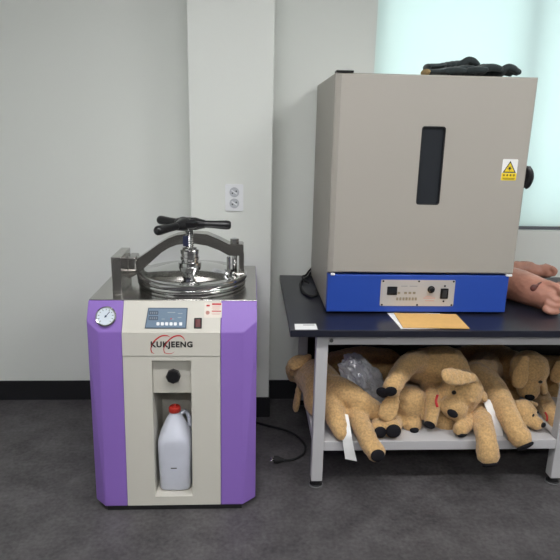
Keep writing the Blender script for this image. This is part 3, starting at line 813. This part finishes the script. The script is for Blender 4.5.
# ------------------------------------------------------------------ gloves on the oven
def glove(label, wrist, ang, flip, tilt, zb, hem=False):
    t = thing('work_glove', label, 'glove', (wrist[0], wrist[1], zb), 'work gloves on top of the oven')
    T = Matrix.Translation((wrist[0], wrist[1], zb)) @ Matrix.Rotation(ang, 4, 'Z') @ Matrix.Rotation(tilt, 4, 'Y')
    S = Matrix.Diagonal((1, flip, 1, 1))
    bm = bmesh.new()
    for x, w, h in ((.03, .040, .015), (.05, .043, .018), (.07, .046, .020), (.09, .047, .021), (.105, .046, .019)):
        ellipsoid(bm, T @ S @ V((x, 0, .016)), .022, w, h, (T.to_3x3()))
    for k, (y, l) in enumerate(((-.036, .062), (-.012, .078), (.013, .075), (.036, .060))):
        a = (k - 1.5) * .13
        pts = [(T @ S @ V((.10 + s * l * math.cos(a), y + s * l * math.sin(a), .018 - .004 * s + (.006 + .003 * k) * math.sin(s * PI))), r) for s, r in ((0, .016), (.4, .0155), (.75, .0145), (1, .012))]
        chain(bm, pts)
    chain(bm, [(T @ S @ V((.045, -.035, .016)), .015), (T @ S @ V((.07, -.062, .015)), .0135), (T @ S @ V((.098, -.072, .013)), .011)])
    remeshed('palm', bm, GLOVE, t, .004, 3)
    bm = bmesh.new()
    b = bmesh.new(); rs = [ring(b, x, 0, .016, w, h, 2, 24) for x, w, h in ()]
    b.free()
    prof = [(-.035, .040, .012), (-.02, .041, .013), (.0, .038, .012), (.02, .038, .012), (.034, .041, .013)]
    rr = []
    b = bmesh.new()
    for x, w, h in prof:
        rr.append([b.verts.new((x, w * math.cos(2 * PI * k / 24), .016 + h * math.sin(2 * PI * k / 24))) for k in range(24)])
    for q, w in zip(rr, rr[1:]):
        for k in range(24): b.faces.new((q[k], q[(k + 1) % 24], w[(k + 1) % 24], w[k]))
    b.faces.new(rr[0][::-1]); b.faces.new(rr[-1])
    merge(bm, b, T @ S); obj('cuff', bm, GLOVE, t, True)
    bm = bmesh.new(); b = bmesh.new(); rr = []
    for x, w, h in ((-.039, .041, .0125), (-.034, .042, .0135), (-.030, .041, .0128)):
        rr.append([b.verts.new((x, w * math.cos(2 * PI * k / 24), .016 + h * math.sin(2 * PI * k / 24))) for k in range(24)])
    for q, w in zip(rr, rr[1:]):
        for k in range(24): b.faces.new((q[k], q[(k + 1) % 24], w[(k + 1) % 24], w[k]))
    b.faces.new(rr[0][::-1]); b.faces.new(rr[-1])
    merge(bm, b, T @ S); obj('cuff_hem', bm, CUFF if hem else GLOVE, t, True)
glove('dark knitted work glove with a tan hem at the left end of the pile', (.738, 2.38, 0), .10, 1, -.06, OZ2 + .001, True)
glove('dark knitted work glove in the middle of the pile, pressed flat on the oven', (.825, 2.37, 0), -.05, 1, -.09, OZ2 + .001)
glove('dark knitted work glove at the right end of the pile', (.915, 2.41, 0), -.14, -1, -.04, OZ2 + .004)
glove('dark knitted work glove lying on top of the other gloves', (.765, 2.45, 0), .05, -1, -.08, OZ2 + .030)

# ------------------------------------------------------------------ manikin limbs on the bench
ml = thing('manikin_limb', 'thick skin-coloured manikin arm with curled fingers beside the oven', 'manikin limb', (1.25, 2.5, TZ))
bm = bmesh.new()
chain(bm, [((1.216, 2.66, TZ + .080), .076), ((1.235, 2.57, TZ + .080), .079), ((1.275, 2.48, TZ + .078), .077), ((1.31, 2.41, TZ + .073), .071), ((1.345, 2.355, TZ + .066), .064)], 3)
for k in range(4):
    o_ = V((1.300 + k * .012, 2.292 + k * .010, TZ + .024 + k * .025))
    chain(bm, [(o_ + V((.055, .045, .018)), .017), (o_ + V((.022, .012, .012)), .0155), (o_ + V((.0, .002, .003)), .0145), (o_ + V((.018, -.014, -.006)), .0135), (o_ + V((.050, -.012, -.006)), .0115)])
chain(bm, [((1.31, 2.38, TZ + .118), .022), ((1.335, 2.34, TZ + .126), .018), ((1.355, 2.31, TZ + .120), .016), ((1.362, 2.29, TZ + .105), .013)])
remeshed('forearm', bm, SKIN, ml, .005, 4, .0015, .02)
bm = bmesh.new()
c0 = V((1.2724, 2.362, 0.8455))
ellipsoid(bm, c0, .018, .014, .018); chain(bm, [(c0 + V((.008, -.006, .010)), .007), (c0 + V((.020, 0, .020)), .006), (c0 + V((.042, .0, .030)), .004)])
remeshed('scab', bm, WOUND, ml, .003, 3)
m2 = thing('manikin_limb', 'slim skin-coloured manikin forearm with fist lying by the window wall', 'manikin limb', (1.25, 2.85, TZ))
bm = bmesh.new()
q = [((1.198, 2.86, TZ + .060), .056), ((1.20, 2.855, TZ + .056), .053), ((1.4501, 2.83, 0.8177), .046), ((1.4893, 2.82, 0.815), .040), ((1.5282, 2.81, 0.8123), .035), ((1.5549, 2.8, 0.8178), .037), ((1.5606, 2.79, 0.8176), .035)]
chain(bm, [((p[0], p[1], max(p[2], TZ + r + .002)), r) for p, r in q], 3)
for k in range(4):
    c0 = V((1.5524, 2.79, 0.8365)) + V((.018 - .002 * k, -.03 + .02 * k, .004)); c0.z = max(c0.z, TZ + .05)
    chain(bm, [(c0, .015), (c0 + V((.016, 0, -.012)), .0145), (c0 + V((.012, 0, -.03)), .013)])
remeshed('forearm', bm, SKIN, m2, .005, 5, .0012, .02)

# ------------------------------------------------------------------ plush dogs on the shelf
SH = .2258
def clampz(p, r):
    return V((p[0], p[1], p[2]))
def ear(t, base, tip, w, th, nrm):
    base, tip = V(base), V(tip)
    ax = (tip - base); L = ax.length; ax.normalize()
    n = V(nrm); n = (n - ax * n.dot(ax)).normalized(); s = ax.cross(n)
    Rm = Matrix((s, ax, n)).transposed()
    bm = bmesh.new()
    for k, (u, ww) in enumerate(((.12, .55), (.3, .78), (.5, .95), (.68, 1.0), (.82, .86))):
        ellipsoid(bm, base.lerp(tip, u), w * ww, L * .2, th, Rm)
    return remeshed('ear', bm, FUR, t, .0055, 5, .0015, .02)
def dog(label, chains, head=None, pads=(), ears=(), tagstrip=None, tongue=None, toes=()):
    c0 = chains[0][0][0]
    t = thing('plush_dog', label, 'plush dog', (c0[0], c0[1], SH), 'tan plush dogs on the bench shelf')
    bm = bmesh.new()
    for ch in chains:
        chain(bm, ch)
    if head:
        c, f, u, s = V(head['c']), V(head['f']).normalized(), V(head['u']), head.get('s', 1.0)
        Rm = frame(f, u); r_, f_, u_ = Rm.col[0], Rm.col[1], Rm.col[2]
        mz = head.get('mz', 1.0)
        L = lambda x, y, z: c + r_ * (x * s) + f_ * (y * s) + u_ * (z * s)
        ellipsoid(bm, L(0, 0, 0), .082 * s, .078 * s, .074 * s, Rm, 3)
        ellipsoid(bm, L(.030, .025, -.024), .050 * s, .050 * s, .044 * s, Rm); ellipsoid(bm, L(-.030, .025, -.024), .050 * s, .050 * s, .044 * s, Rm)
        ellipsoid(bm, L(0, .062, -.016), .050 * s, .050 * s, .040 * s, Rm, 3); ellipsoid(bm, L(0, .092, -.020), .045 * s * mz, .040 * s, .037 * s * mz, Rm, 3)
        ellipsoid(bm, L(.017, .100, -.026), .028 * s, .030 * s, .026 * s, Rm); ellipsoid(bm, L(-.017, .100, -.026), .028 * s, .030 * s, .026 * s, Rm)
        ellipsoid(bm, L(0, .080, -.048), .030 * s, .034 * s, .016 * s, Rm)
        ellipsoid(bm, L(.030, .052, .026), .020 * s, .016 * s, .016 * s, Rm); ellipsoid(bm, L(-.030, .052, .026), .020 * s, .016 * s, .016 * s, Rm)
    remeshed('body', bm, FUR, t, .0065, 4, .003, .022)
    if head:
        bm = bmesh.new(); ellipsoid(bm, L(0, .128, -.008), .021 * s, .014 * s, .016 * s, Rm, 3); obj('nose', bm, PAD, t, True)
        for sx in (-1, 1):
            if sx in head.get('hide_eye', ()): continue
            bm = bmesh.new(); ellipsoid(bm, L(.031 * sx, .0665, .029), .0085 * s, .0065 * s, .0105 * s, Rm, 3); obj('eye', bm, BLACK, t, True)
        if not ears:
            for sx in (-1, 1):
                ear(t, L(.062 * sx, -.005, .050), L(.098 * sx, .005, -.075), .042 * s, .016 * s, r_ * sx)
    for e in ears:
        ear(t, *e)
    spots = [(V(chains[i][-1][0]) + V(n).normalized() * (chains[i][-1][1] - .009), n, chains[i][-1][1] * k) for i, n, k in pads]
    for p, n, r in spots + list(toes):
        n = V(n).normalized(); Rm2 = frame(n, V((0, 0, 1)) if abs(n.z) < .9 else V((0, 1, 0)))
        bm = bmesh.new(); ellipsoid(bm, p, r, .012, r * .92, Rm2, 3); obj('paw_pad', bm, PAD, t, True)
    if tagstrip:
        pts, w = tagstrip
        b = bmesh.new(); n = len(pts); sp = spline(pts, 5); rows = []
        for i, p in enumerate(sp):
            ww = w[0] + (w[1] - w[0]) * i / (len(sp) - 1); tl = V((.95, -.2, -.1)).normalized()
            rows.append([b.verts.new(p - tl * ww / 2 + V((0, -.0012, 0))), b.verts.new(p + tl * ww / 2 + V((0, -.0012, 0))), b.verts.new(p + tl * ww / 2), b.verts.new(p - tl * ww / 2)])
        for q, r in zip(rows, rows[1:]):
            for k in range(4): b.faces.new((q[k], q[(k + 1) % 4], r[(k + 1) % 4], r[k]))
        b.faces.new(rows[0][::-1]); b.faces.new(rows[-1])
        bm = bmesh.new(); merge(bm, b); o = obj('care_tag', bm, PAPER, t); o['label'] = 'white printed care tag'
    if tongue:
        bm = bmesh.new(); tube(bm, spline([V(p) for p in tongue], 6), .0055, 10, flat=.5); o = obj('ribbon', bm, RED, t, True); o['label'] = 'red ribbon'
    return t

# leftmost dog, lying across the left leg of the bench
dog('tan plush dog at the left end, hind legs towards the room, white tag hanging', [
    [((0.3364, 2.36, 0.2992), .090), ((0.3449, 2.44, 0.3318), .100), ((0.329, 2.55, 0.3172), .100), ((0.2961, 2.62, 0.3124), .080)],
    [((0.3604, 2.35, 0.3648), .070), ((0.4263, 2.3, 0.369), .062), ((0.4935, 2.26, 0.3395), .055), ((0.5759, 2.25, 0.29), .044)],
    [((0.3666, 2.28, 0.32), .060), ((0.3755, 2.21, 0.2981), .048), ((0.3869, 2.16, 0.2726), .039), ((0.3938, 2.13, 0.2563), .031)],
    [((0.4395, 2.3, 0.2892), .046), ((0.4755, 2.22, 0.2872), .047), ((0.4899, 2.15, 0.2679), .045), ((0.5042, 2.085, 0.2439), .041), ((0.5271, 2.055, 0.2172), .043)]],
    head=dict(c=(0.2582, 2.66, 0.3278), f=(-.25, .80, -.5), u=(-.3, .2, .9), s=.92, hide_eye=(-1, 1)),
    ears=[((0.2526, 2.58, 0.2871), (0.2302, 2.56, 0.1315), .032, .014, (-1, -.4, 0)), ((0.3006, 2.6, 0.419), (0.1946, 2.57, 0.3675), .036, .016, (-.3, -.6, .8))],
    pads=[(3, (.06, -1, .05), .70)],
    tagstrip=([(0.4175, 2.2, 0.313), (0.4161, 2.16, 0.2964), (0.4136, 2.11, 0.2678), (0.4184, 2.1, 0.2262), (0.4343, 2.095, 0.1525)], (.026, .050)))
# dim dog behind the clear bag
dog('shadowy tan plush dog at the back behind the clear plastic bag', [
    [((0.4682, 2.74, 0.3037), .085), ((0.5899, 2.76, 0.3064), .100), ((0.7262, 2.76, 0.2947), .100)],
    [((0.4771, 2.72, 0.2782), .060), ((0.5256, 2.66, 0.1746), .050)], [((0.7249, 2.74, 0.2455), .065), ((0.7562, 2.68, 0.1346), .050)]],
    head=dict(c=(0.85, 2.74, 0.2452), f=(.7, -.3, -.5), u=(0, 0, 1), s=.95))
# face-down head in the middle-left
dog('tan plush dog lying face down low on the shelf beside two round black paw pads', [
    [((0.7482, 2.38, 0.2871), .075), ((0.7951, 2.5, 0.2368), .085), ((0.8447, 2.62, 0.1647), .085)],
    [((0.6183, 2.3, 0.2375), .040), ((0.5763, 2.21, 0.2527), .040), ((0.562, 2.165, 0.2564), .039)],
    [((0.6637, 2.28, 0.2482), .042), ((0.6318, 2.2, 0.2579), .042), ((0.6169, 2.16, 0.266), .043)]],
    head=dict(c=(0.7313, 2.28, 0.328), f=(.0, -.70, -.71), u=(.05, -.71, .70), s=.98, hide_eye=(1, -1)),
    ears=[((0.6353, 2.2, 0.422), (0.583, 2.165, 0.2972), .044, .017, (-.4, -1, .2)), ((0.7666, 2.24, 0.3679), (0.7781, 2.22, 0.2704), .030, .014, (.9, -.6, .1))],
    pads=[(1, (.0, -1, .12), .72), (2, (.0, -1, .12), .78)])
# big dog on top of the pile, head hanging to the right
dog('tan plush dog sprawled on top of the pile, ear flopped over its forehead, red ribbon', [
    [((0.785, 2.42, 0.443), .080), ((0.8548, 2.4, 0.4516), .096), ((0.9217, 2.4, 0.4515), .098), ((0.9529, 2.36, 0.4288), .075)],
    [((0.7728, 2.36, 0.494), .056), ((0.7165, 2.31, 0.5008), .050), ((0.6615, 2.25, 0.4793), .045), ((0.6306, 2.21, 0.4598), .042), ((0.6139, 2.19, 0.4411), .043)],
    [((0.8398, 2.36, 0.3735), .048), ((0.8191, 2.26, 0.3576), .036), ((0.8063, 2.21, 0.3247), .033), ((0.7994, 2.19, 0.2819), .031)],
    [((1.0511, 2.33, 0.2493), .044), ((1.0084, 2.26, 0.2618), .039), ((0.9583, 2.19, 0.266), .036), ((0.919, 2.15, 0.2645), .033)]],
    head=dict(c=(0.9582, 2.275, 0.394), f=(-.50, -.78, -.36), u=(.26, -.44, .86), s=1.16, mz=1.18, hide_eye=(-1,)),
    ears=[((0.9744, 2.19, 0.487), (0.7997, 2.115, 0.5311), .042, .017, (.0, -.75, .65)), ((1.0156, 2.24, 0.4156), (1.0589, 2.24, 0.3567), .034, .015, (.9, -.4, .1))],
    pads=[(2, (-.5, -.75, -.45), .80), (3, (.2, -.6, -.8), .66)],
    toes=[((0.5673, 2.165, 0.4324), (-.45, -.85, -.2), .028), ((0.5968, 2.148, 0.4453), (-.05, -.95, -.3), .028)],
    tongue=[(0.8093, 2.17, 0.4172), (0.7979, 2.15, 0.399), (0.8034, 2.14, 0.3759)])
# head under the big dog
dog('tan plush dog squashed under the big dog, muzzle pointing down at the shelf', [
    [((0.9467, 2.44, 0.2343), .070), ((1.0015, 2.56, 0.1944), .085), ((1.0473, 2.68, 0.1449), .085)]],
    head=dict(c=(0.8956, 2.28, 0.2517), f=(.06, -.66, -.75), u=(0, -.75, .66), s=.95, mz=1.2, hide_eye=(-1, 1)),
    ears=[((0.8681, 2.33, 0.271), (0.8551, 2.3, 0.2052), .030, .013, (-.8, -.8, 0)), ((0.9626, 2.32, 0.286), (0.9742, 2.28, 0.2155), .028, .013, (.8, -.8, 0))])
# dog with two hind legs hanging towards the room
dog('tan plush dog with its back turned, two long hind legs draped over the shelf edge', [
    [((1.1363, 2.5, 0.3543), .088), ((1.1989, 2.6, 0.3418), .095), ((1.2638, 2.72, 0.2999), .090)],
    [((1.0954, 2.44, 0.3714), .076), ((1.1257, 2.37, 0.3678), .067), ((1.1375, 2.27, 0.3461), .056), ((1.1357, 2.17, 0.3149), .050), ((1.1431, 2.11, 0.2856), .047), ((1.1542, 2.085, 0.2618), .050)],
    [((1.0558, 2.34, 0.2854), .054), ((1.0404, 2.24, 0.2775), .050), ((1.0189, 2.14, 0.2694), .046), ((1.0078, 2.08, 0.247), .045), ((1.0094, 2.055, 0.2003), .050)]],
    head=dict(c=(1.3259, 2.82, 0.2197), f=(0, .8, -.4), u=(0, 0, 1), s=.9),
    pads=[(1, (.35, -.66, -.70), .80), (2, (.12, -.50, -.86), .74)],
    tagstrip=([(1.0678, 2.26, 0.3515), (1.0722, 2.22, 0.3277), (1.0868, 2.19, 0.2897), (1.0912, 2.17, 0.2566), (1.0932, 2.16, 0.2231)], (.036, .048)))
# head looking down at upper right
dog('tan plush dog at upper right of the shelf looking down, floppy ears hanging', [
    [((1.3654, 2.58, 0.3614), .080), ((1.3396, 2.68, 0.3402), .090), ((1.3224, 2.78, 0.297), .085)],
    [((1.338, 2.56, 0.26), .050), ((1.2974, 2.5, 0.2014), .045)]],
    head=dict(c=(1.3371, 2.42, 0.4319), f=(-.18, -.64, -.72), u=(.0, -.72, .68), s=1.1, mz=1.1),
    ears=[((1.2831, 2.375, 0.5073), (1.2469, 2.34, 0.3665), .040, .017, (-.4, -1, .2)), ((1.3773, 2.4, 0.4407), (1.4213, 2.4, 0.3054), .040, .016, (.9, -.6, 0))])
# small head low at the right
dog('tan plush dog low on the shelf, small head with nose towards the right bench leg', [
    [((1.3082, 2.46, 0.1343), .060), ((1.316, 2.56, 0.1021), .080), ((1.3424, 2.66, 0.0714), .080)]],
    head=dict(c=(1.2426, 2.25, 0.2909), f=(.62, -.74, -.20), u=(.20, -.12, .95), s=.76),
    ears=[((1.2061, 2.27, 0.3208), (1.1828, 2.28, 0.2447), .028, .013, (-.3, -1, .3)), ((1.3029, 2.31, 0.3047), (1.3455, 2.34, 0.2787), .024, .013, (.4, .8, .6))])
# back row, in the shade under the bench top
dog('shadowy tan plush dog in the back row behind the pile, just under the bench top', [
    [((1.154, 2.78, 0.3089), .085), ((1.2573, 2.79, 0.3163), .092), ((1.3692, 2.79, 0.3162), .088)],
    [((1.1655, 2.76, 0.2354), .055), ((1.1845, 2.72, 0.1242), .048)], [((1.3646, 2.76, 0.2468), .055), ((1.3831, 2.72, 0.1352), .048)]],
    head=dict(c=(1.0505, 2.77, 0.3133), f=(-.5, -.5, -.5), u=(0, 0, 1), s=.9))
dog('shadowy tan plush dog in the back row above the dog with the round ear', [
    [((1.5375, 2.84, 0.2466), .070), ((1.6297, 2.84, 0.2465), .078), ((1.7339, 2.84, 0.2463), .075)],
    [((1.5321, 2.8, 0.2283), .055), ((1.5409, 2.76, 0.1868), .048)], [((1.7035, 2.8, 0.2279), .055), ((1.7134, 2.77, 0.2056), .048)]],
    head=dict(c=(1.8116, 2.79, 0.3041), f=(.5, -.5, -.5), u=(0, 0, 1), s=.9))
# last dog, behind the right leg
dog('tan plush dog behind the right bench leg, one round ear showing', [
    [((1.5545, 2.6, 0.2513), .080), ((1.6009, 2.6, 0.2625), .088), ((1.6867, 2.6, 0.2622), .085)],
    [((1.4446, 2.48, 0.2548), .048), ((1.418, 2.36, 0.2522), .045), ((1.4114, 2.29, 0.2428), .043), ((1.418, 2.235, 0.2222), .042)]],
    head=dict(c=(1.5739, 2.46, 0.3716), f=(.3, -.8, -.5), u=(0, -.3, .95), s=.95),
    tongue=[(1.3604, 2.275, 0.2768), (1.3669, 2.265, 0.2618), (1.3676, 2.26, 0.2391)],
    ears=[((1.4826, 2.42, 0.4627), (1.4671, 2.4, 0.3629), .038, .016, (-.6, -1, .1)), ((1.5929, 2.42, 0.4523), (1.6264, 2.4, 0.3572), .038, .016, (.8, -.8, 0))])

# clear plastic bag among the dogs
b = bmesh.new(); bmesh.ops.create_icosphere(b, subdivisions=5, radius=1)
p0, p1 = V((0.4853, 2.5, 0.4189)), V((0.5982, 2.4, 0.3088))
ax = (p1 - p0).normalized(); c = (p0 + p1) / 2
Rm = frame(ax, (0, -.6, .8))
for v in b.verts:
    q = V((v.co.x * .078, v.co.y * .130, v.co.z * .050))
    k = noise.noise(v.co * 2.2) * .020 + abs(noise.noise(v.co * 4.6 + V((3, 1, 2)))) * .022 + abs(noise.noise(v.co * 8)) * .004
    v.co = c + Rm @ (q + v.co.normalized() * k)
bm = bmesh.new(); merge(bm, b)
tag(obj('plastic_bag', bm, CLEARBAG), 'crumpled clear plastic bag lying between the plush dogs at left', 'plastic bag')

# ------------------------------------------------------------------ lights and world
w = bpy.data.worlds.new('World'); SC.world = w; w.use_nodes = True
w.node_tree.nodes['Background'].inputs[0].default_value = (.75, .88, 1, 1)
w.node_tree.nodes['Background'].inputs[1].default_value = 1.0
ld = bpy.data.lights.new('daylight', 'AREA'); ld.shape = 'RECTANGLE'; ld.size = 3.2; ld.size_y = 2.6; ld.energy = 34; ld.color = (.93, 1.0, .985)
lo = bpy.data.objects.new('daylight', ld); COL.objects.link(lo)
lo.location = (1.6, YW + 2.4, 2.4); lo.rotation_euler = (V((1.58, YW, 1.8)) - V(lo.location)).to_track_quat('-Z', 'Y').to_euler()

# ------------------------------------------------------------------ camera
cd = bpy.data.cameras.new('camera'); co = bpy.data.objects.new('camera', cd); COL.objects.link(co)
cd.sensor_width = 36; cd.lens = 36 * 559.836 / 560; cd.clip_start = .02
Rv, Uv, Fv = V((0.998579, -0.049296, 0.020252)), V((-0.006946, 0.25636, 0.966556)), V((0.052839, 0.965323, -0.255654))
Mx = Matrix((Rv, Uv, -Fv)).transposed().to_4x4(); Mx.translation = V((0, 0, 1.5))
co.matrix_world = Mx
SC.camera = co
SC.view_settings.view_transform = 'Standard'
SC.view_settings.look = 'None'
SC.view_settings.gamma = 1
SC.view_settings.use_curve_mapping = False
SC.view_settings.exposure = 1.02
